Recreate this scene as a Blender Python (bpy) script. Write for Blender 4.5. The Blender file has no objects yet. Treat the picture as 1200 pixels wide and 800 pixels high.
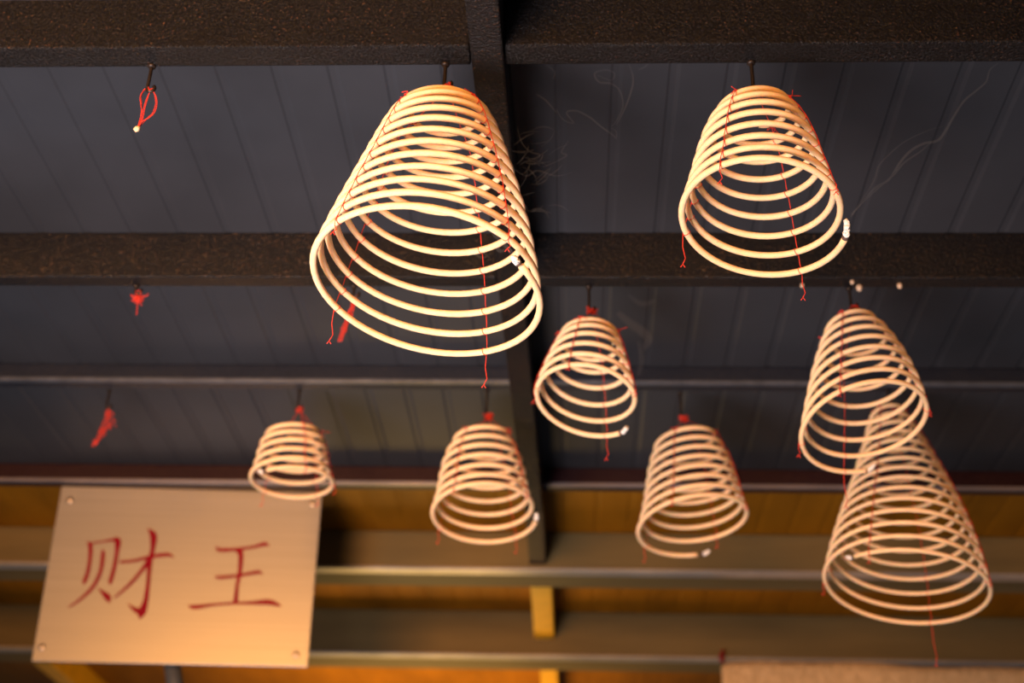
import bpy, bmesh, math, random
from mathutils import Vector, Matrix, Quaternion
random.seed(7)
C = bpy.context.scene.collection
PI = math.pi
EYE = 1.6                      # camera height; heights below are measured from the eye, then lifted
CEIL = 1.4                     # ceiling above the eye

# ---------------------------------------------------------------- camera frame
FPX = 1550.0
def _n(v): return Vector(v).normalized()
cY = _n((70, 890, FPX))                                   # depth direction of the place, in camera axes (x right, y down, z forward)
cX = -_n((-32700, -128, FPX)); cX = (cX - cY * cX.dot(cY)).normalized()
cZ = cY.cross(cX)
if cZ.y > 0: cZ = -cZ
RIGHT = Vector((cX.x, cY.x, cZ.x)); DOWN = Vector((cX.y, cY.y, cZ.y)); FWD = Vector((cX.z, cY.z, cZ.z))
def ray(px, py): return RIGHT * (px - 600) + DOWN * (py - 400) + FWD * FPX
def up(v): return Vector((v[0], v[1], v[2] + EYE))
def at_z(px, py, z): d = ray(px, py); return d * (z / d.z)
def at_y(px, py, y): d = ray(px, py); return d * (y / d.y)

# ---------------------------------------------------------------- materials
def newmat(name):
    m = bpy.data.materials.new(name); m.use_nodes = True
    nt = m.node_tree
    return m, nt, nt.nodes['Principled BSDF']
def noise(nt, scale, detail=4, rough=.6, coord='Object', stretch=None):
    tc = nt.nodes.new('ShaderNodeTexCoord'); n = nt.nodes.new('ShaderNodeTexNoise')
    n.inputs['Scale'].default_value = scale; n.inputs['Detail'].default_value = detail; n.inputs['Roughness'].default_value = rough
    if stretch:
        mp = nt.nodes.new('ShaderNodeMapping'); mp.inputs['Scale'].default_value = stretch
        nt.links.new(tc.outputs[coord], mp.inputs['Vector']); nt.links.new(mp.outputs['Vector'], n.inputs['Vector'])
    else:
        nt.links.new(tc.outputs[coord], n.inputs['Vector'])
    return n
def ramp(nt, src, stops):
    r = nt.nodes.new('ShaderNodeValToRGB'); nt.links.new(src, r.inputs['Fac'])
    e = r.color_ramp.elements
    while len(e) < len(stops): e.new(.5)
    for k, (p, c) in enumerate(stops):
        e[k].position = p; e[k].color = (c[0], c[1], c[2], 1) if hasattr(c, '__len__') else (c, c, c, 1)
    return r
def bump(nt, b, src, strength, dist):
    bp = nt.nodes.new('ShaderNodeBump'); bp.inputs['Strength'].default_value = strength; bp.inputs['Distance'].default_value = dist
    nt.links.new(src, bp.inputs['Height']); nt.links.new(bp.outputs['Normal'], b.inputs['Normal'])
    return bp
def simple(name, col, rough=.6, metal=0., spec=.5, nscale=None, var=.25, bstr=0, bdist=.001, stretch=None, detail=4):
    m, nt, b = newmat(name)
    b.inputs['Base Color'].default_value = (*col, 1); b.inputs['Roughness'].default_value = rough
    b.inputs['Metallic'].default_value = metal; b.inputs['Specular IOR Level'].default_value = spec
    if nscale:
        n = noise(nt, nscale, detail, .6, stretch=stretch)
        r = ramp(nt, n.outputs['Fac'], [(.3, tuple(c * (1 - var) for c in col)), (.7, tuple(min(1, c * (1 + var)) for c in col))])
        nt.links.new(r.outputs['Color'], b.inputs['Base Color'])
        if bstr: bump(nt, b, n.outputs['Fac'], bstr, bdist)
    return m

def sooty_iron(name, dark, rust, lo, hi, rough, bstr, scale=190, crust=(.0085, .0082, .009)):
    """soot-crusted iron: near-black paint, rust specks, a coarse grainy crust"""
    m, nt, b = newmat(name)
    n = noise(nt, scale, 3, .65)
    n2 = noise(nt, 9, 3, .6)
    ad = nt.nodes.new('ShaderNodeMath'); ad.operation = 'MULTIPLY_ADD'; ad.inputs[1].default_value = .22
    nt.links.new(n2.outputs['Fac'], ad.inputs[0]); nt.links.new(n.outputs['Fac'], ad.inputs[2])
    r = ramp(nt, ad.outputs['Value'], [(0, tuple(c * .4 for c in dark)), (lo - .20, dark), (lo - .05, crust), (lo, tuple(c * .9 for c in crust)), (hi, rust)])
    nt.links.new(r.outputs['Color'], b.inputs['Base Color'])
    b.inputs['Roughness'].default_value = rough; b.inputs['Specular IOR Level'].default_value = .18
    bump(nt, b, n.outputs['Fac'], bstr, .004)
    return m

M = {}
M['beam1'] = sooty_iron('sooty_rusty_iron', (.0045, .0036, .0032), (.16, .062, .018), .74, .92, .24, 1.0, 250)
M['beam2'] = sooty_iron('sooty_iron', (.006, .006, .0075), (.10, .055, .03), .70, .90, .3, .9)
M['beam3'] = sooty_iron('blue_black_iron', (.007, .009, .014), (.04, .036, .035), .66, .9, .35, .7, crust=(.018, .020, .028))
M['highlight_pale'] = simple('pale_edge_highlight', (.36, .32, .28), .35, .3, nscale=8, var=.2)  # beam edge strips: light caught on the bevels, put into the colour
M['highlight_dull'] = simple('dull_edge_highlight', (.20, .165, .165), .4, .3, nscale=8, var=.2)
M['highlight_dark'] = simple('dark_edge_highlight', (.075, .078, .09), .4, .2, nscale=30, var=.3)
M['beam4'] = sooty_iron('maroon_black_iron', (.014, .004, .005), (.04, .018, .012), .66, .9, .4, .4, crust=(.022, .008, .010))
M['girder'] = sooty_iron('girder_iron', (.007, .0068, .007), (.09, .042, .018), .68, .88, .24, 1.0, 200)
M['ochre_wood'] = simple('brown_painted_beam', (.135, .095, .038), .6, spec=.2, nscale=3, var=.18, bstr=.1, bdist=.002, stretch=(.6, 4, 4))
M['yellow_wood'] = simple('yellow_timber', (.80, .40, .004), .45, nscale=20, var=.15)  # saturated yellow for the far timbers
M['ceiling_grey'] = simple('charcoal_sheet', (.032, .0322, .037), .55, spec=.35, nscale=2.2, var=.22)
M['ceiling_amber'] = simple('amber_varnished_boards', (.27, .10, .003), .6, spec=.12, nscale=5, var=.3, stretch=(1, .3, 1))
M['iron_hook'] = simple('rusty_black_hook', (.03, .02, .015), .45, .6, nscale=200, var=.6)
M['red'] = simple('red_cotton_thread', (.62, .032, .014), .65, nscale=300, var=.2)
M['ash'] = simple('incense_ash', (.80, .72, .66), .9, nscale=260, var=.3, bstr=.6, bdist=.001)
M['char'] = simple('charred_incense', (.10, .06, .045), .9, nscale=300, var=.4)
M['screw'] = simple('steel_screw', (.55, .45, .36), .35, .9)
M['char_red'] = simple('dark_red_lettering', (.20, .0, .010), .5, spec=.08, nscale=30, var=.1)
M['post'] = simple('blue_grey_painted_post', (.07, .075, .085), .4, nscale=20, var=.2)
M['bracket'] = simple('pale_bracket', (.42, .36, .30), .5, nscale=20, var=.15)
M['wax'] = simple('dried_drip', (.5, .36, .25), .3)

m, nt, b = newmat('incense_paste')
n = noise(nt, 60, 4, .6); n2 = noise(nt, 600, 2, .6)
r = ramp(nt, n.outputs['Fac'], [(.3, (.82, .53, .285)), (.7, (.87, .595, .34))])
r2 = ramp(nt, n2.outputs['Fac'], [(.27, (.55, .45, .4)), (.36, (1, 1, 1))])
mx = nt.nodes.new('ShaderNodeMix'); mx.data_type = 'RGBA'; mx.blend_type = 'MULTIPLY'; mx.inputs[0].default_value = .5
nt.links.new(r.outputs['Color'], mx.inputs[6]); nt.links.new(r2.outputs['Color'], mx.inputs[7])
nt.links.new(mx.outputs[2], b.inputs['Base Color'])
b.inputs['Roughness'].default_value = .75; b.inputs['Specular IOR Level'].default_value = .25
b.inputs['Subsurface Weight'].default_value = .35
b.inputs['Subsurface Radius'].default_value = (1, .35, .08); b.inputs['Subsurface Scale'].default_value = .006
bump(nt, b, n2.outputs['Fac'], .12, .0006)
M['incense'] = m

m, nt, b = newmat('brushed_copper_sheet')
n = noise(nt, 3, 5, .6, stretch=(.4, 8, 60))
r = ramp(nt, n.outputs['Fac'], [(.3, (.27, .245, .22)), (.7, (.32, .29, .265))])
nt.links.new(r.outputs['Color'], b.inputs['Base Color'])
b.inputs['Metallic'].default_value = .5; b.inputs['Roughness'].default_value = .34
bump(nt, b, n.outputs['Fac'], .05, .001)
M['plate'] = m

m, nt, b = newmat('rough_tan_matting')
n = noise(nt, 60, 5, .65, stretch=(1.2, 1, .5)); n2 = noise(nt, 4, 3, .5)
r = ramp(nt, n.outputs['Fac'], [(.3, (.60, .40, .20)), (.7, (.88, .62, .34))])
nt.links.new(r.outputs['Color'], b.inputs['Base Color']); b.inputs['Roughness'].default_value = .95
bump(nt, b, n.outputs['Fac'], .9, .012)
M['mat'] = m

def smoke_mat(name, dens):
    m = bpy.data.materials.new(name); m.use_nodes = True; nt = m.node_tree
    nt.nodes.remove(nt.nodes['Principled BSDF'])
    v = nt.nodes.new('ShaderNodeVolumePrincipled')
    v.inputs['Color'].default_value = (.92, .88, .84, 1); v.inputs['Density'].default_value = dens
    nt.links.new(v.outputs['Volume'], nt.nodes['Material Output'].inputs['Volume'])
    return m
M['smoke'] = smoke_mat('incense_smoke', 9)
M['haze'] = smoke_mat('thin_incense_haze', 3.5)

# ---------------------------------------------------------------- mesh helpers
def link(name, bm, mat, parent=None, loc=None, smooth=True):
    me = bpy.data.meshes.new(name); bm.to_mesh(me); bm.free()
    if smooth:
        for p in me.polygons: p.use_smooth = True
    o = bpy.data.objects.new(name, me); C.objects.link(o)
    if mat is not None: me.materials.append(mat)
    if parent is not None: o.parent = parent
    if loc is not None: o.location = loc
    return o
def thing(name, label, cat, loc, group=None):
    o = bpy.data.objects.new(name, None); C.objects.link(o); o.location = loc
    o.empty_display_size = .05
    return tag(o, label, cat, group)
def tag(o, label, cat, group=None, kind=None):
    o['label'] = label; o['category'] = cat
    if group: o['group'] = group
    if kind: o['kind'] = kind
    return o
def tube(bm, pts, rad, sides=10, caps=True):
    """a tube along a polyline; rad is a number or one per point"""
    pts = [Vector(p) for p in pts]; n = len(pts)
    R = rad if hasattr(rad, '__len__') else [rad] * n
    t0 = (pts[1] - pts[0]).normalized()
    a = t0.orthogonal().normalized(); rings = []; tp = t0
    for i in range(n):
        t = (pts[min(i + 1, n - 1)] - pts[max(i - 1, 0)])
        t = t.normalized() if t.length > 1e-9 else tp
        q = tp.rotation_difference(t); a = (q @ a); a = (a - t * a.dot(t)).normalized(); tp = t
        bb = t.cross(a)
        rings.append([bm.verts.new(pts[i] + (a * math.cos(2 * PI * k / sides) + bb * math.sin(2 * PI * k / sides)) * R[i]) for k in range(sides)])
    for i in range(n - 1):
        for k in range(sides):
            bm.faces.new((rings[i][k], rings[i][(k + 1) % sides], rings[i + 1][(k + 1) % sides], rings[i + 1][k]))
    if caps:
        bm.faces.new(rings[0][::-1]); bm.faces.new(rings[-1])
def spline(pts, k=6):
    """Catmull-Rom through points"""
    P = [Vector(p) for p in pts]; out = []
    for i in range(len(P) - 1):
        p0 = P[max(i - 1, 0)]; p1 = P[i]; p2 = P[i + 1]; p3 = P[min(i + 2, len(P) - 1)]
        for j in range(k):
            t = j / k
            out.append(.5 * ((2 * p1) + (p2 - p0) * t + (2 * p0 - 5 * p1 + 4 * p2 - p3) * t * t + (3 * p1 - p0 - 3 * p2 + p3) * t ** 3))
    out.append(P[-1]); return out
def box(bm, x0, x1, y0, y1, z0, z1, bev=0):
    vs = [bm.verts.new((x, y, z)) for x in (x0, x1) for y in (y0, y1) for z in (z0, z1)]
    idx = [(0, 1, 3, 2), (4, 6, 7, 5), (0, 4, 5, 1), (2, 3, 7, 6), (0, 2, 6, 4), (1, 5, 7, 3)]
    fs = [bm.faces.new([vs[i] for i in f]) for f in idx]
    if bev:
        es = list({e for f in fs for e in f.edges})
        bmesh.ops.bevel(bm, geom=es, offset=bev, segments=2, profile=.5, affect='EDGES')

# ---------------------------------------------------------------- ceiling: sheets with grooved seams running away from the eye
def ceiling(name, y0, y1, mat):
    x = -.8303 - .0895 * 18; W = .014; D = .0018
    prof = [(-2.55, CEIL)]
    while x < 2.3:
        prof += [(x - W / 2 - .003, CEIL), (x - W / 2 + .001, CEIL + D), (x + W / 2 - .004, CEIL + D), (x + W / 2 + .003, CEIL)]
        x += .0895
    prof.append((2.5, CEIL))
    bm = bmesh.new()
    lo = [[bm.verts.new((px, y, pz)) for px, pz in prof] for y in (y0, y1)]
    hi = [[bm.verts.new((px, y, CEIL + .03)) for px, pz in (prof[0], prof[-1])] for y in (y0, y1)]
    for i in range(len(prof) - 1):
        bm.faces.new((lo[0][i], lo[0][i + 1], lo[1][i + 1], lo[1][i]))
    bm.faces.new((hi[0][0], hi[1][0], hi[1][1], hi[0][1]))
    bm.faces.new(lo[0] + hi[0][::-1]); bm.faces.new(lo[1][::-1] + hi[1])
    bm.faces.new((lo[0][0], lo[1][0], hi[1][0], hi[0][0])); bm.faces.new((lo[0][-1], hi[0][1], hi[1][1], lo[1][-1]))
    bmesh.ops.recalc_face_normals(bm, faces=bm.faces)
    o = link(name, bm, mat, None, (0, 0, EYE), smooth=False)
    o['kind'] = 'structure'
    return o
ceiling('ceiling', .45, 3.10, M['ceiling_grey'])
ceiling('ceiling', 3.10, 6.4, M['ceiling_amber'])

# ---------------------------------------------------------------- beams
GX0, GS, GW = -.127, .0142, .0235           # the girder: centre line x = GX0 + (y-1.44)*GS, half width
def gx(y): return GX0 + (y - 1.44) * GS
def channel(x0, x1, y0, y1, zb, lip=.006, bev=.003):
    """a channel beam: a web, a bottom flange with a raised lip, and a top flange against the ceiling"""
    bm = bmesh.new()
    box(bm, x0, x1, y0, y1, zb, CEIL, bev)
    return bm
def beam(x0, x1, y0, y1, zb, mat, label, cat='beam', group='ceiling beams', bev=.003, flange=0, strip=None, sw=.012):
    bm = bmesh.new()
    if flange:
        # web set back over a wider bottom flange
        prof = [(y0, zb), (y1, zb), (y1, zb + .012), (y0 + .03, zb + .012), (y0 + .03, CEIL), (y0, CEIL)]
        a = [bm.verts.new((x0, p[0], p[1])) for p in prof]; c = [bm.verts.new((x1, p[0], p[1])) for p in prof]
        n = len(prof)
        fs = [bm.faces.new((a[i], a[(i + 1) % n], c[(i + 1) % n], c[i])) for i in range(n)]
        fs += [bm.faces.new(a[::-1]), bm.faces.new(c)]
        bmesh.ops.recalc_face_normals(bm, faces=bm.faces)
        bmesh.ops.bevel(bm, geom=list(bm.edges), offset=bev, segments=2, profile=.5, affect='EDGES')
    else:
        box(bm, x0, x1, y0, y1, zb, CEIL, bev)
    o = link('ceiling_beam', bm, mat, None, (0, 0, EYE), smooth=False)
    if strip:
        bm = bmesh.new(); box(bm, x0 + .001, x1 - .001, y0 - .003, y0 + sw, zb - .003, zb + .005, .0015)  # added strip, coloured as the light on the near bottom edge
        e = link('edge_highlight', bm, M[strip], o, smooth=False); e['label'] = 'paler strip standing for light caught along the bottom edge'
    return tag(o, label, cat, group)
XL, XR = -2.45, 2.4
B = [  # near y, far y, underside z, material, words
    (1.425, 1.467, 1.3042, 'beam1', None, 'rust-speckled black ceiling beam nearest the viewer'),
    (2.033, 2.066, 1.3002, 'beam2', None, 'sooty dark ceiling beam second from the viewer'),
    (2.547, 2.588, 1.3596, 'beam3', 'highlight_dark', 'slim blue-black ceiling beam third from the viewer'),
    (3.086, 3.130, 1.3527, 'beam4', 'highlight_dull', 'slim maroon-black ceiling beam just above the red-lettered sign'),
]
for y0, y1, zb, mm, st, words in B:
    g0 = gx(y0) - GW; g1 = gx(y0) + GW
    beam(XL, g0 - .0015, y0, y1, zb, M[mm], words + ', left of the girder', strip=st)
    beam(g1 + .0015, XR, y0, y1, zb, M[mm], words + ', right of the girder', strip=st)
beam(XL, XR, 3.524, 3.673, 1.2856, M['ochre_wood'], 'brown ceiling beam directly behind the upper half of the sign', bev=.006, flange=1, strip='highlight_pale', sw=.04)
beam(XL, XR, 4.226, 4.393, 1.2485, M['ochre_wood'], 'brown ceiling beam farthest back, behind the lower edge of the sign', bev=.006, flange=1, strip='highlight_pale', sw=.04)

# the girder that the front beams butt against
bm = bmesh.new()
y0, y1 = .95, 3.135
prof = [(-GW, 1.2955), (GW, 1.2955), (GW, CEIL), (-GW, CEIL)]
a = [bm.verts.new((gx(y0) + p[0], y0, p[1])) for p in prof]; c = [bm.verts.new((gx(y1) + p[0], y1, p[1])) for p in prof]
for i in range(4): bm.faces.new((a[i], a[(i + 1) % 4], c[(i + 1) % 4], c[i]))
bm.faces.new(a[::-1]); bm.faces.new(c)
bmesh.ops.recalc_face_normals(bm, faces=bm.faces)
bmesh.ops.bevel(bm, geom=list(bm.edges), offset=.003, segments=2, profile=.5, affect='EDGES')
tag(link('girder', bm, M['girder'], None, (0, 0, EYE), smooth=False), 'dark rusty girder running front to back down the middle of the ceiling', 'beam')
# short timbers between the far beams, in line with the girder
def spacer(x0, x1, y0, y1, zb, mat, label):
    bm = bmesh.new(); box(bm, x0, x1, y0, y1, zb, CEIL, .003)
    tag(link('timber_spacer', bm, mat, None, (0, 0, EYE), smooth=False), label, 'beam', 'timbers between the far beams')
spacer(-.125, -.078, 3.139, 3.522, 1.30, M['beam4'], 'short timber with shadow in its dark colour, continuing the girder above the lit amber boards')  # shadow of this bay put into the dark colour
spacer(-.127, -.064, 3.557, 4.224, 1.305, M['yellow_wood'], 'short bright yellow timber between the two brown beams')
spacer(-.117, -.056, 4.259, 5.6, 1.305, M['yellow_wood'], 'yellow timber behind the farthest brown beam, in the middle')
spacer(-1.93, -1.865, 4.259, 5.6, 1.305, M['yellow_wood'], 'yellow timber slanting away below the lower left corner of the sign')

# ---------------------------------------------------------------- incense coils
COILS = {
    'c1': [-0.19106, 1.4635, 1.2171, 0.038893, 0.15224, 0.29988, 0.04704, -0.04203, 12.625, -37.637, 1.2828, 0.55288, -0.019714, -0.0043473, -0.0070007, -0.0064803, -0.0033108, 0.0042169, -0.15835, -0.13478],
    'c2': [0.25332, 1.4706, 1.2265, 0.04269, 0.11021, 0.20312, -0.011392, 0.013264, 8.2319, -7.6393, 0.98644, 0.79868, -0.00053239, 0.0011517, 0.0017553, 0.0065773, 0.0016665, 0.0029541, -0.12799, -0.11663],
    'c5': [0.027175, 2.0645, 1.1971, 0.047103, 0.088419, 0.15536, -0.1757, 0.05823, 5.9832, 33.599, 1.098, 0.96316, 0.0015118, 0.0030834, 0.0011133, 0.0041237, -0.0017848, 0.0036615, -0.13361, -0.029057],
    'c9': [0.49841, 2.0693, 1.2215, 0.03973, 0.10702, 0.24245, -0.23695, -0.016142, 7.7819, 71.965, 1.0386, 0.78081, -0.016882, 0.0044078, 0.0061457, -0.003864, -0.00035934, 0.00064606, 0.094493, -0.026434],
    'c10': [0.67479, 2.5794, 1.3138, 0.023105, 0.15147, 0.49761, -0.34186, 0.041156, 14.858, 216.67, 1.0216, 0.74106, -0.033136, 0.0061645, 0.0012767, -0.0067673, -0.0029743, -0.0041449, -0.13795, 0.20444],
    'c4': [-0.19752, 2.5887, 1.2516, 0.05287, 0.11103, 0.19732, -0.016902, -0.016899, 7.1023, -0.54007, 0.92556, 0.93234, 0.0048582, -0.00015303, 0.0059926, 0.00094804, 0.0041696, 0.00055367, 0.030134, -0.13952],
    'c6': [0.24067, 2.5941, 1.2504, 0.059309, 0.11774, 0.21577, -0.045776, -0.086011, 7.9799, 69.478, 0.98075, 0.94865, -0.011286, 0.00082498, 0.0038938, -0.00036353, 0.0035549, -0.0019068, 0.024797, -0.073267],
    'c3': [-0.61353, 2.5928, 1.2624, 0.047142, 0.095381, 0.13512, 0.072428, -0.019787, 5.6707, 237.42, 1.0745, 0.98238, 0.00021994, 0.0012745, 0.0010238, 0.0029275, 0.0046108, -0.0012299, 0.056866, -0.10205],
}
def coil_frame(p):
    (x0, y0, z0, r0, r1, Lh, tx, ty, turns, th, q, s, bx, by, ra, za, rb, zb, ex, ey) = p
    R = Matrix.Rotation(ty, 3, 'Y') @ Matrix.Rotation(tx, 3, 'X')
    th0 = math.radians(th); sn = math.sin
    def pt(T, dr=0.0, dz=0.0):
        u = max(1e-6, 1 - T); ang = th0 + 2 * PI * turns * T
        r = r0 + (r1 - r0) * u ** s + ra * sn(PI * u) + rb * sn(2 * PI * u)
        zz = -Lh * u ** q + za * sn(PI * u) + zb * sn(2 * PI * u) + u * (ex * r * math.cos(ang) + ey * r * math.sin(ang))
        return R @ Vector(((r + dr) * math.cos(ang) + bx * u * u, (r + dr) * math.sin(ang) + by * u * u, zz + dz))
    return pt, turns, th0, Vector((x0, y0, z0))
def loopy(center, n, size, seed, stretch=(1, 1, 1), rad=.0006):
    """a tangle of thin thread loops"""
    rnd = random.Random(seed); bm = bmesh.new()
    for _ in range(n):
        c = Vector(center) + Vector([rnd.gauss(0, size * .25) * stretch[i] for i in range(3)])
        ax = Vector((rnd.gauss(0, 1), rnd.gauss(0, 1), rnd.gauss(0, 1))).normalized(); u = ax.orthogonal().normalized(); v = ax.cross(u)
        r1, r2 = rnd.uniform(.3, .9) * size, rnd.uniform(.15, .6) * size
        a0 = rnd.uniform(0, 6); span = rnd.uniform(3.5, 6.2)
        P = []
        for k in range(15):
            a = a0 + span * k / 14
            d = u * math.cos(a) * r1 + v * math.sin(a) * r2
            P.append(c + Vector([d[i] * stretch[i] for i in range(3)]))
        tube(bm, P, rad, 5)
    return bm

def hook(px, py, zb, length, label, yoff=0.0, flip=1):
    base = at_z(px, py, zb)
    base.y = base.y + yoff
    t = thing('iron_hook', label, 'hook', up(base), 'iron hooks under the beams')
    bm = bmesh.new()
    P = [(0, 0, .0), (.0004, 0, -length * .5), (0, 0, -length + .004)]
    P = spline(P, 4)
    P += [Vector((flip * (.0055 - .0055 * math.cos(a)), 0, -length + .004 - .0055 * math.sin(a))) for a in [PI * k / 8 for k in range(1, 11)]]
    tube(bm, P, .0028, 8)
    link('shank', bm, M['iron_hook'], t)
    bm = bmesh.new()
    tube(bm, [(0, 0, -.0001), (0, 0, -.003), (0, 0, -.0045)], [.0065, .006, .0035], 10)
    link('collar', bm, M['iron_hook'], t)
    return base + Vector((flip * .0055, 0, -length - .0015)), t

THREAD = math.radians
def make_coil(key, stick_r, label, hookpt, thread_deg, tails, ash_len, ash_lump, tuft, seed):
    p = COILS[key]
    pt, turns, th0, org = coil_frame(p)
    t = thing('incense_coil', label, 'incense', up(org), 'hanging incense coils')
    # the stick, from the burning end up to the top
    N = int(turns * 56)
    Ts = [i / N for i in range(N + 1)]
    T_ash = ash_len / (2 * PI * p[4] * turns)
    P = [pt(T) for T in Ts if T > T_ash]
    rnd = random.Random(seed)
    # the innermost end curls in under the top
    bm = bmesh.new()
    rr = [stick_r * (1 + .035 * math.sin(i * .37 + seed) * math.sin(i * .11)) for i in range(len(P))]
    for k in range(1, 9): rr[-k] *= math.sqrt(1 - ((9 - k) / 9) ** 2)
    tube(bm, P, rr, 12)
    link('coil_stick', bm, M['incense'], t)
    # charred collar and the ash
    bm = bmesh.new()
    tube(bm, [pt(T_ash * (1.02 + .14 * k)) for k in range(4)][::-1], [stick_r * 1.0, stick_r * 1.02, stick_r * 1.03, stick_r * .98], 12)
    link('charred_band', bm, M['char'], t)
    bm = bmesh.new()
    K = 16; A = []
    for k in range(K + 1):
        T = T_ash * (1.02 - k / K)
        A.append(pt(T) + Vector((rnd.gauss(0, 1), rnd.gauss(0, 1), rnd.gauss(0, 1))) * stick_r * .12 * ash_lump + Vector((0, 0, .012 * ash_lump * (k / K) ** 2)))
    tube(bm, A, [stick_r * (.98 - .25 * (k / K) ** 3) * (1 + rnd.uniform(-.16, .14) * ash_lump) for k in range(K + 1)], 10)
    for v in bm.verts: v.co += Vector((rnd.gauss(0, 1), rnd.gauss(0, 1), rnd.gauss(0, 1))) * stick_r * .07
    tip = link('ash_tip', bm, M['ash'], t); tip['label'] = 'crumbling pale ash at the burning end'
    # four red threads that tie every turn
    hp = hookpt - org
    for j, dg in enumerate(thread_deg):
        cr = []
        k = 0
        a = THREAD(dg)
        base = (a - th0) % (2 * PI)
        while True:
            T = (base + 2 * PI * k) / (2 * PI * turns)
            if T >= 1: break
            if T > T_ash * 1.2: cr.append(T)
            k += 1
        cr = cr[::-1]                                   # from the top turn down
        bm = bmesh.new()
        line = [hp + Vector((rnd.uniform(-.001, .001), rnd.uniform(-.001, .001), 0))]
        top = pt(cr[0], stick_r + .0009)
        line.append(hp.lerp(top, .55) + Vector((0, 0, -.003)))
        for i, T in enumerate(cr):
            line.append(pt(T, stick_r + .0008 + rnd.uniform(0, .0006)))
            if i + 1 < len(cr):
                T2 = cr[i + 1]
                line.append(pt(T, stick_r + .0011).lerp(pt(T2, stick_r + .0011), .5) + Vector((rnd.uniform(-.0008, .0008), 0, 0)))
        tl = tails[j]
        last = line[-1]
        line += [last + Vector((-.001, 0, -tl * .45)), last + Vector((.002, .001, -tl * .8)), last + Vector((-.002, 0, -tl))]
        tube(bm, line, .00058, 6)
        for T in cr:                                    # the loop around the stick at each crossing
            c0 = pt(T); tg = (pt(T + 2e-4) - pt(T - 2e-4)).normalized()
            u = tg.orthogonal().normalized(); v = tg.cross(u)
            tube(bm, [c0 + (u * math.cos(q) + v * math.sin(q)) * (stick_r + .0006) + tg * (.0012 * math.sin(q)) for q in [2 * PI * k / 14 for k in range(15)]], .0005, 5, False)
        # the tie at the top turn, with two loose ends
        tp = pt(cr[0], stick_r + .0012)
        for _ in range(3):
            tube(bm, spline([tp, tp + Vector((rnd.gauss(0, .004), rnd.gauss(0, .003), rnd.uniform(-.002, .005))), tp + Vector((rnd.gauss(0, .007), rnd.gauss(0, .005), rnd.uniform(-.006, .006)))], 4), .0006, 5)
        # frayed end
        e = line[-1]
        tube(bm, [e, e + Vector((.003, 0, -.005))], .0006, 5); tube(bm, [e, e + Vector((-.003, .001, -.004))], .0006, 5)
        link('thread', bm, M['red'], t)
    # the knot over the hook
    bm = loopy(hp + Vector((0, 0, .000)), tuft, .011, seed + 3, (1.0, .8, .8))
    kn = link('thread_knot', bm, M['red'], t)
    return t

specs = [
 # key, stick radius, label, hook px, hook z, hook bottom px y, threads, tails, ash, lump, tuft
 ('c1', .0046, 'largest cream incense coil, in front of the girder and nearest the middle', (522, 75), 1.3042, 101, (228, 150, 62, -42), (.02, .05, .05, .02), .008, .3, 22),
 ('c2', .0045, 'cream incense coil hanging alone at upper right, with a curled crumbly ash end', (880, 73), 1.3042, 107, (235, 155, 55, -35), (.03, .05, .04, .01), .016, 1.0, 14),
 ('c5', .0045, 'short cream incense coil just below and right of the largest one, open end pointing right', (690, 336), 1.3002, 364, (250, 190, 65, -20), (.01, .03, .04, .01), .012, .5, 26),
 ('c9', .0043, 'slanting incense coil overlapping the top of the longest one', (995, 338), 1.3002, 360, (240, 165, 100, -10), (.01, .02, .06, .01), .012, .7, 14),
 ('c10', .0042, 'longest incense coil at lower right, partly hidden by the slanting one in front', (1040, 457), 1.3596, 474, (235, 160, 60, -30), (.02, .02, .08, .01), .012, .5, 10),
 ('c4', .0050, 'incense coil hanging in front of the girder foot, low in the middle', (571, 457), 1.3596, 488, (240, 150, 55, -30), (.01, .03, .03, .01), .012, .6, 34),
 ('c6', .0049, 'incense coil with a loose open bottom turn, between the girder and the longest coil', (797, 460), 1.3596, 490, (245, 145, 60, -25), (.01, .03, .02, .01), .014, .4, 34),
 ('c3', .0049, 'smallest incense coil, hanging over the top right corner of the sign', (351, 457), 1.3596, 479, (300, 140, 60, 10), (.01, .03, .02, .02), .012, .4, 12),
]
hook_words = {
 'c1': 'rusty iron hook holding the largest incense coil', 'c2': 'black iron hook holding the lone upper right incense coil',
 'c5': 'iron hook holding the short incense coil below the largest one', 'c9': 'iron hook holding the slanting incense coil on the right',
 'c10': 'iron hook holding the longest incense coil, hidden behind the slanting one', 'c4': 'iron hook holding the incense coil in front of the girder foot',
 'c6': 'iron hook holding the incense coil with the loose open bottom turn', 'c3': 'iron hook holding the smallest incense coil above the sign'}
def hook_len(px, py, zb, pyb):
    b = at_z(px, py, zb); t = at_y(px, pyb, b.y); return b.z - t.z
for i, (key, sr, lab, hpx, hz, hb, tdeg, tails, al, lump, tuft) in enumerate(specs):
    L = max(.02, hook_len(hpx[0], hpx[1], hz, hb))
    hp, _ = hook(hpx[0], hpx[1], hz, L, hook_words[key])
    make_coil(key, sr, lab, hp, tdeg, tails, al, lump, tuft, 11 + i * 7)

# ---------------------------------------------------------------- hooks left empty, with scraps of red thread
def scrap(name, label, origin, strands, extra=None, rad=.00058):
    t = thing(name, label, 'thread', up(origin), 'red thread scraps on empty hooks')
    bm = bmesh.new()
    for st in strands: tube(bm, spline([Vector(q) - origin for q in st], 7), rad, 6)
    link('thread_strands', bm, M['red'], t)
    if extra: extra(t)
    return t
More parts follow.
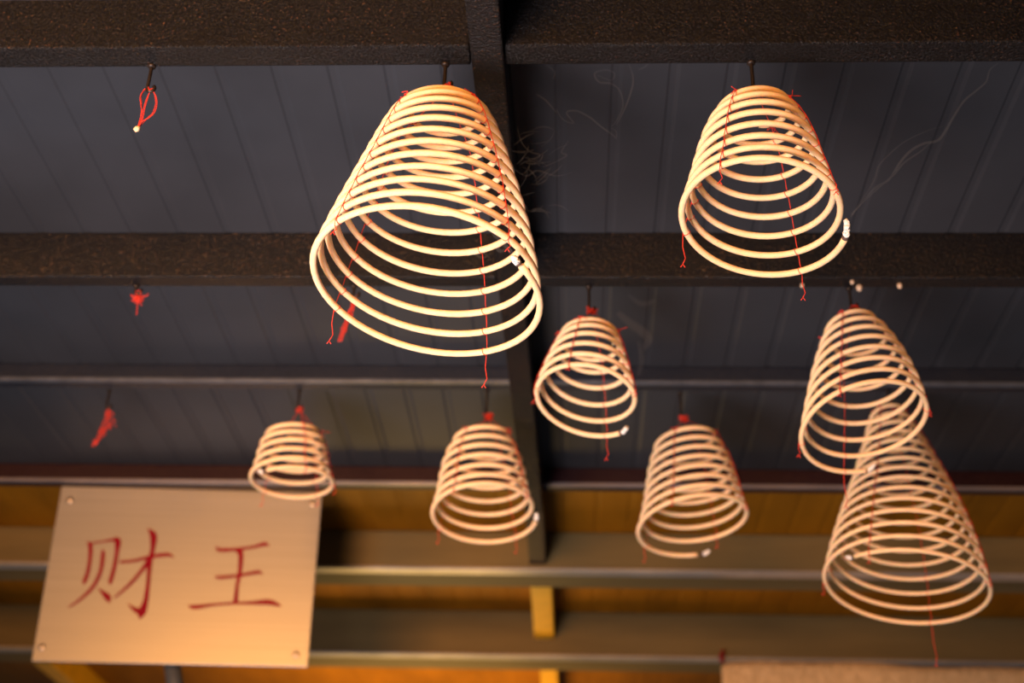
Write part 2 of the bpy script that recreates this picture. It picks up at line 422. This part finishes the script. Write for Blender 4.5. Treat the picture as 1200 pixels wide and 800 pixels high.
# nearest beam
hp, _ = hook(178, 77, 1.3042, hook_len(178, 77, 1.3042, 106), 'black iron hook at upper left, empty but for a red thread loop')
yy = hp.y
def q(px, py, dy=0): return at_y(px, py, yy + dy)
S = [[hp + Vector((0, 0, .004)), q(170, 104), q(164.5, 113), q(165, 122), q(166, 131), q(164, 140), q(161, 150)],
     [hp + Vector((.001, 0, .004)), q(171, 104, .002), q(165.5, 113, .002), q(166, 123, .002), q(165, 136, .002), q(160.5, 153, .002)],
     [hp + Vector((.001, .001, .004)), q(182, 111), q(184, 120), q(182, 130), q(176, 137), q(167, 142), q(163, 147)],
     [hp + Vector((.002, .001, .004)), q(181, 110, .003), q(182.5, 121, .003), q(179, 132, .003), q(172, 139, .003), q(164, 148, .003)],
     [hp, q(171, 118), q(168, 128), q(166, 139), q(162, 148)], [hp, q(174, 112), q(170, 126), q(167, 140), q(161, 152)],
     [hp + Vector((-.003, -.003, .006)), hp + Vector((0, -.004, -.001)), hp + Vector((.004, -.002, .004)), hp + Vector((.004, .003, .006)), hp + Vector((-.001, .004, .003))]]
def bead(t):
    bm = bmesh.new(); d = q(160.5, 151) - hp
    tube(bm, [d + Vector((.003, 0, .003)), d, d + Vector((-.003, 0, -.003))], [.0028, .0042, .003], 8)
    o = link('incense_stub', bm, M['incense'], t); o['label'] = 'pale broken stub of incense caught in the loop'
scrap('thread_loop', 'open teardrop loop of red thread on the empty upper left hook', hp, S, bead)
# second beam, left
hp, _ = hook(160, 335, 1.3002, hook_len(160, 335, 1.3002, 343), 'short iron hook with a small red tuft, at left on the second beam')
yy = hp.y
t = thing('thread_tuft', 'small bright red thread tuft under the second beam at left', 'thread', up(hp), 'red thread scraps on empty hooks')
link('thread_strands', loopy(at_y(161, 350, yy) - hp, 26, .012, 5, (1, .8, 1), .0005), M['red'], t)
bm = bmesh.new()
for a in ([(162, 348), (161, 360), (160, 369)], [(160, 342), (162, 350), (166, 358)], [(164, 346), (171, 347), (174, 344)]):
    tube(bm, spline([q(*k) - hp for k in a], 5), .0007, 5)
link('loose_end', bm, M['red'], t)
# third beam, left
hp, _ = hook(128.5, 457, 1.3596, hook_len(128.5, 457, 1.3596, 478), 'iron hook with a dangling red tangle, at left on the third beam')
yy = hp.y
t = thing('thread_tangle', 'long red thread tangle dangling above the sign at far left', 'thread', up(hp), 'red thread scraps on empty hooks')
for k, (px, py, n, sz) in enumerate(((127, 487, 6, .014), (129, 497, 7, .014), (120, 504, 8, .016), (112, 519, 5, .009))):
    link('thread_strands', loopy(at_y(px, py, yy + .004 * k) - hp, n, sz, 30 + k, (.8, .8, 1.1), .0005), M['red'], t)
bm = bmesh.new()
for dx in (-1.5, 0, 1.5): tube(bm, spline([Vector((0, 0, .004)), q(127 + dx, 484) - hp, q(121 + dx * 2, 502) - hp, q(112 + dx, 520) - hp], 6), .0009, 5)
link('hanging_strands', bm, M['red'], t)
# second beam, behind the largest coil
hp, _ = hook(415, 335, 1.3002, hook_len(415, 335, 1.3002, 347), 'iron hook seen through the bottom turns of the largest coil')
yy = hp.y
t = thing('thread_tangle', 'red thread tangle seen through the lower left turns of the largest coil', 'thread', up(hp), 'red thread scraps on empty hooks')
for k, (px, py, n, sz) in enumerate(((414, 356, 6, .012), (410, 370, 7, .013), (403, 384, 4, .011))):
    link('thread_strands', loopy(at_y(px, py, yy) - hp, n, sz, 60 + k, (.7, .8, 1.2), .0005), M['red'], t)
bm = bmesh.new()
for dx in (-2, 0, 2): tube(bm, spline([Vector((0, 0, .004)), q(413 + dx, 360) - hp, q(406 + dx, 378) - hp, q(398 + dx, 400) - hp], 6), .0008, 5)
link('hanging_strands', bm, M['red'], t)

# dried drips under the second beam
for k, (px, py, r_, words) in enumerate(((940, 337, .004, 'tiny pale drip under the second beam, below the upper right coil'), (998.5, 333, .004, 'tiny pale drip on the second beam beside the slanting coil hook'), (1006, 341, .006, 'larger tan drip on the second beam just right of the slanting coil hook'), (1054, 337, .005, 'tan drip on the second beam farthest right'))):
    c = at_z(px, py - 4, 1.3002); c.y = min(max(c.y, 2.038), 2.060)
    bm = bmesh.new(); bmesh.ops.create_uvsphere(bm, u_segments=10, v_segments=8, radius=r_)
    for v in bm.verts: v.co.z *= 1.3; v.co.z -= r_ * .6
    tag(link('drip', bm, M['wax'], None, up(c)), words, 'drip', 'drips under the second beam')

# ---------------------------------------------------------------- the sign
SW, SH = .6757, .4518
sg = thing('hanging_sign', 'copper-toned metal sign plate with two dark red Chinese characters', 'sign', up((-.9928, 3.14, 1.3540)))
sg.rotation_euler = (Matrix.Rotation(.0646, 3, 'Z') @ Matrix.Rotation(.0737, 3, 'X') @ Matrix.Rotation(-.0119, 3, 'Y')).to_euler()
Rs = sg.rotation_euler.to_matrix(); Os = Vector((-.9928, 3.14, 1.3540)); Ns = Rs @ Vector((0, 1, 0))
def on_sign(px, py):
    d = ray(px, py); k = Os.dot(Ns) / d.dot(Ns); l = Rs.transposed() @ (d * k - Os)
    return (l.x, l.z)
bm = bmesh.new(); box(bm, -SW / 2, SW / 2, 0, .006, -SH, 0, .0015)
link('sign_plate', bm, M['plate'], sg, smooth=False)
for px, py in ((82, 586), (366, 590), (48, 758), (347, 767)):
    x, z = on_sign(px, py)
    x = min(max(x, -SW / 2 + .02), SW / 2 - .02)
    bm = bmesh.new(); tube(bm, [(x, .001, z), (x, -.002, z), (x, -.0042, z)], [.0088, .0085, .0045], 14)
    scw = link('screw', bm, M['screw'], sg)
    bm = bmesh.new(); box(bm, x - .0048, x + .0048, -.0050, -.0040, z - .001, z + .001)
    link('screw_slot', bm, M['iron_hook'], scw)
def stroke(bm, pts, ox, oy, sc, y=-.0022):
    """one brush stroke: centre points with a width, in picture measure on the plate"""
    P = [Vector((*on_sign(ox + a[0] / sc, oy + a[1] / sc), a[2] / sc * .00205)) for a in pts]
    P = spline(P, 6)
    L = []; Rr = []
    for i in range(len(P)):
        d = P[min(i + 1, len(P) - 1)] - P[max(i - 1, 0)]; d.z = 0
        d = d.normalized() if d.length > 1e-9 else Vector((1, 0, 0)); n_ = Vector((-d.y, d.x, 0)); w = max(.0006, P[i].z / 2)
        L.append(P[i] + n_ * w); Rr.append(P[i] - n_ * w)
    f = [[bm.verts.new((v.x, yy_, v.y)) for v in side] for yy_ in (y, -.0002) for side in (L, Rr)]
    for i in range(len(P) - 1):
        bm.faces.new((f[0][i], f[0][i + 1], f[1][i + 1], f[1][i]))
        bm.faces.new((f[0][i], f[2][i], f[2][i + 1], f[0][i + 1])); bm.faces.new((f[1][i], f[1][i + 1], f[3][i + 1], f[3][i]))
    bm.faces.new((f[0][0], f[1][0], f[3][0], f[2][0])); bm.faces.new((f[0][-1], f[2][-1], f[3][-1], f[1][-1]))
cai = [[(240, 204, 8), (262, 220, 30), (262, 300, 27), (246, 400, 27), (224, 462, 28), (218, 482, 8)],
       [(245, 212, 14), (340, 198, 12), (415, 186, 22), (442, 184, 34)],
       [(430, 168, 8), (446, 195, 44), (442, 260, 30), (425, 360, 28), (398, 462, 28), (391, 484, 8)],
       [(343, 250, 6), (348, 285, 28), (330, 400, 26), (280, 500, 25), (200, 580, 19), (118, 637, 8)],
       [(315, 508, 3), (348, 540, 26), (380, 572, 44), (390, 606, 8)],
       [(460, 334, 18), (560, 325, 20), (680, 297, 24), (780, 285, 26), (822, 302, 6)],
       [(648, 112, 6), (684, 158, 48), (680, 250, 32), (662, 330, 36), (652, 450, 28), (634, 590, 36), (608, 670, 56), (592, 714, 6)],
       [(513, 612, 3), (556, 648, 28), (604, 672, 50)],
       [(655, 322, 34), (600, 400, 25), (520, 490, 21), (425, 572, 10)]]
wang = [[(318, 146, 8), (345, 176, 34), (500, 170, 28), (640, 150, 26), (730, 126, 36), (765, 146, 6)],
        [(306, 398, 6), (345, 410, 30), (500, 396, 26), (640, 370, 32), (690, 368, 26), (706, 388, 4)],
        [(500, 170, 58), (526, 220, 46), (515, 380, 36), (495, 480, 32), (480, 634, 42)],
        [(76, 648, 4), (130, 664, 38), (280, 645, 24), (450, 632, 20), (620, 628, 30), (760, 622, 48), (840, 644, 28), (870, 658, 4)]]
for strokes, ox, oy, sc, lab in ((cai, 60, 600, 5.7125, 'dark red left-hand Chinese character'), (wang, 210, 620, 7.2714, 'dark red right-hand Chinese character')):
    bm = bmesh.new()
    for k, st in enumerate(strokes): stroke(bm, st, ox, oy, sc, -.0020 - .00012 * k)
    bmesh.ops.recalc_face_normals(bm, faces=bm.faces)
    o = link('lettering', bm, M['char_red'], sg, smooth=False); o['label'] = lab
# the post behind the plate that carries it
inv = Matrix.Translation(Os) @ Rs.to_4x4(); inv = inv.inverted()
bm = bmesh.new()
a_ = inv @ at_y(196, 740, 3.225); b_ = inv @ at_y(206, 806, 3.225)
d_ = (b_ - a_).normalized()
tube(bm, [a_, b_, a_ + d_ * .55], .0205, 20)
link('post', bm, M['post'], sg)
bm = bmesh.new()
c_ = inv @ at_y(186, 776, 3.215); box(bm, c_.x - .045, c_.x + .07, .0062, .030, -SH + .03, -SH + .10, .002)
link('mounting_block', bm, M['bracket'], sg, smooth=False)

# ---------------------------------------------------------------- coarse matting hung along the farthest beam, lower right
a_ = at_y(845, 778, 4.215); e_ = at_y(1200, 772, 4.215)
bm = bmesh.new(); W = 1.75; NX, NZ = 90, 16; HT = .42
rnd = random.Random(3)
fr = []; bk = []
for i in range(NX + 1):
    x = W * i / NX
    top = .006 * math.sin(x * 5.1 + .5) + .003 * math.sin(x * 17) + .008 * min(1, x / .25)
    if i == 0: top -= .012
    cf = []; cb = []
    for j in range(NZ + 1):
        z = top - HT * j / NZ
        yv = -.010 - .008 * math.sin(x * 4 + j * .2) * (j / NZ) + rnd.uniform(-.0015, .0015)
        rounded = .010 * (1 - min(1, j / 1.5)) 
        cf.append(bm.verts.new((x, yv + rounded, z))); cb.append(bm.verts.new((x, yv + .014, z)))
    fr.append(cf); bk.append(cb)
for i in range(NX):
    for j in range(NZ):
        bm.faces.new((fr[i][j], fr[i][j + 1], fr[i + 1][j + 1], fr[i + 1][j])); bm.faces.new((bk[i][j], bk[i + 1][j], bk[i + 1][j + 1], bk[i][j + 1]))
    bm.faces.new((fr[i][0], fr[i + 1][0], bk[i + 1][0], bk[i][0])); bm.faces.new((fr[i][-1], bk[i][-1], bk[i + 1][-1], fr[i + 1][-1]))
for j in range(NZ):
    bm.faces.new((fr[0][j], bk[0][j], bk[0][j + 1], fr[0][j + 1])); bm.faces.new((fr[-1][j], fr[-1][j + 1], bk[-1][j + 1], bk[-1][j]))
bmesh.ops.recalc_face_normals(bm, faces=bm.faces)
mt = thing('hanging_mat', 'coarse tan matting hung along the farthest beam at lower right', 'mat', up(a_))
link('matting', bm, M['mat'], mt)
bm = bmesh.new()
o_ = at_y(846, 769, 4.20) - a_
tube(bm, spline([o_ + Vector((.004, 0, .018)), o_ + Vector((0, -.004, .006)), o_ + Vector((-.003, 0, -.006)), o_ + Vector((.004, .004, -.018))], 5), .006, 8)
tie = link('tie', bm, M['char_red'], mt); tie['label'] = 'dark red tie at the upper corner'

# ---------------------------------------------------------------- smoke
def smoke(label, wisps, mat='smoke'):
    bm = bmesh.new()
    o0 = None
    for pts, r_ in wisps:
        P = spline([at_y(px, py, y) for px, py, y in pts], 7); n = len(P)
        if o0 is None: o0 = P[0].copy()
        tube(bm, [v - o0 for v in P], [r_ * (.35 + .65 * math.sin(PI * min(1, .12 + .8 * k / n))) for k in range(n)], 8)
    o = link('smoke_wisp', bm, M[mat], None, up(o0))
    return tag(o, label, 'smoke', 'incense smoke', 'stuff')
y = 1.475
smoke('thin smoke thread rising to the right from the upper right coil', [
    ([(997, 254, 1.46), (1003, 246, y), (1016, 230, y), (1027, 219, y), (1042, 210, y), (1055, 190, y + .005), (1068, 176, y + .01), (1083, 168, y + .01), (1098, 165, y + .01), (1107, 155, y + .01), (1118, 136, y + .01), (1130, 118, y + .01), (1148, 103, y + .01), (1156, 95, y + .01), (1160, 82, y + .01), (1170, 74, y + .01)], .0022),
    ([(998, 252, 1.46), (1012, 236, y), (1034, 216, y), (1048, 204, y), (1060, 190, y), (1078, 178, y), (1092, 166, y)], .0018),
    ([(997, 251, 1.46), (1006, 240, y), (1024, 212, y), (1030, 194, y), (1042, 181, y), (1060, 166, y), (1085, 154, y), (1104, 148, y)], .0014),
])
y = 1.49
curl = []
random.seed(4)
for pts in ([(640, 76), (650, 84), (648, 92)], [(700, 88), (716, 94), (720, 86), (710, 82), (697, 86), (702, 96), (716, 98), (726, 106), (730, 124), (722, 142), (716, 148)],
            [(736, 72), (742, 92), (738, 112), (730, 132), (722, 146)], [(652, 128), (660, 140), (672, 144), (664, 132), (676, 130), (692, 138), (704, 148), (718, 158), (722, 162), (722, 154), (716, 150)],
            [(628, 110), (640, 118), (652, 132)], [(606, 150), (612, 168), (622, 178), (632, 181), (628, 186), (612, 184)], [(600, 196), (616, 206), (630, 200), (650, 206), (660, 205)],
            [(666, 165), (658, 178), (664, 182), (650, 190), (636, 196)], [(602, 170), (616, 160), (626, 156)], [(748, 82), (756, 78), (760, 74)]):
    k = random.random() * .01
    curl.append(([(a[0], a[1], y + k) for a in pts], .0017))
rs = random.Random(12)
for _ in range(26):
    px, py = rs.uniform(600, 648), rs.uniform(150, 250)
    a = rs.uniform(-.9, .5); c_ = rs.uniform(-.5, .5); P_ = []
    for k in range(5):
        P_.append((px, py, y + rs.uniform(0, .006))); px += 6.5 * math.cos(a); py += 6.5 * math.sin(a); a += c_
    if px > 598: curl.append((P_, rs.uniform(.0009, .0019)))
smoke('curling smoke wisps drifting right of the largest coil beside the girder', curl)
yb = 1.40
smoke('small grey smoke puff curling at the burning end inside the largest coil', [
    ([(601, 300, 1.385), (596, 291, yb), (588, 286, yb), (582, 288, yb), (586, 294, yb), (594, 292, yb)], .0035),
    ([(600, 299, 1.385), (590, 284, yb), (580, 276, yb), (574, 266, yb), (568, 262, yb)], .003),
    ([(575, 297, yb), (566, 302, yb), (558, 298, yb), (556, 294, yb), (566, 296, yb), (574, 302, yb)], .002)])
y = 2.12
smoke('pale smoke hanging right of the short coil under the second beam', [
    ([(724, 366, y), (738, 378, y), (752, 388, y), (760, 398, y), (752, 410, y)], .010), ([(736, 345, y), (752, 356, y), (768, 352, y)], .006),
    ([(748, 400, y), (752, 420, y), (748, 440, y)], .006)], 'haze')

# ---------------------------------------------------------------- light
def area(name, loc, target, size, energy, col, sy=None):
    l = bpy.data.lights.new(name, 'AREA'); l.energy = energy; l.color = col; l.size = size
    if sy: l.shape = 'RECTANGLE'; l.size_y = sy
    o = bpy.data.objects.new(name, l); C.objects.link(o); o.location = loc
    o.rotation_euler = (Vector(target) - Vector(loc)).to_track_quat('-Z', 'Y').to_euler()
    return o
ad = area('courtyard_daylight', (-1.1, .3, .9), (-.40, 1.7, 2.8), 1.0, 31, (1, .88, .89))
ad.data.spread = math.radians(84)
lg = area('lantern_glow', (-1.2, -2.2, 2.1), (-.6, 2.4, 2.75), 1.2, 31, (1, .43, .085))
lg.data.spread = math.radians(58)
al = area('altar_lamp', (-.6, 5.1, 2.0), (-.6, 4.8, 3.0), .7, 13, (1, .60, .16))
al.data.spread = 2.2
w = bpy.data.worlds.new('world'); bpy.context.scene.world = w; w.use_nodes = True
bg = w.node_tree.nodes['Background']; bg.inputs['Color'].default_value = (.6, .64, .75, 1); bg.inputs['Strength'].default_value = .08

# ---------------------------------------------------------------- camera
cam = bpy.data.cameras.new('camera'); co = bpy.data.objects.new('camera', cam); C.objects.link(co)
co.matrix_world = Matrix(((RIGHT.x, -DOWN.x, -FWD.x, 0), (RIGHT.y, -DOWN.y, -FWD.y, 0), (RIGHT.z, -DOWN.z, -FWD.z, EYE), (0, 0, 0, 1)))
cam.sensor_fit = 'HORIZONTAL'; cam.sensor_width = 36; cam.lens = FPX / 1200 * 36
cam.clip_start = .05
cam.dof.use_dof = True; cam.dof.focus_distance = 1.74; cam.dof.aperture_fstop = 3.0
sc = bpy.context.scene
sc.camera = co
sc.view_settings.view_transform = 'Standard'; sc.view_settings.look = 'None'
sc.view_settings.exposure = 0; sc.view_settings.gamma = 1; sc.view_settings.use_curve_mapping = False
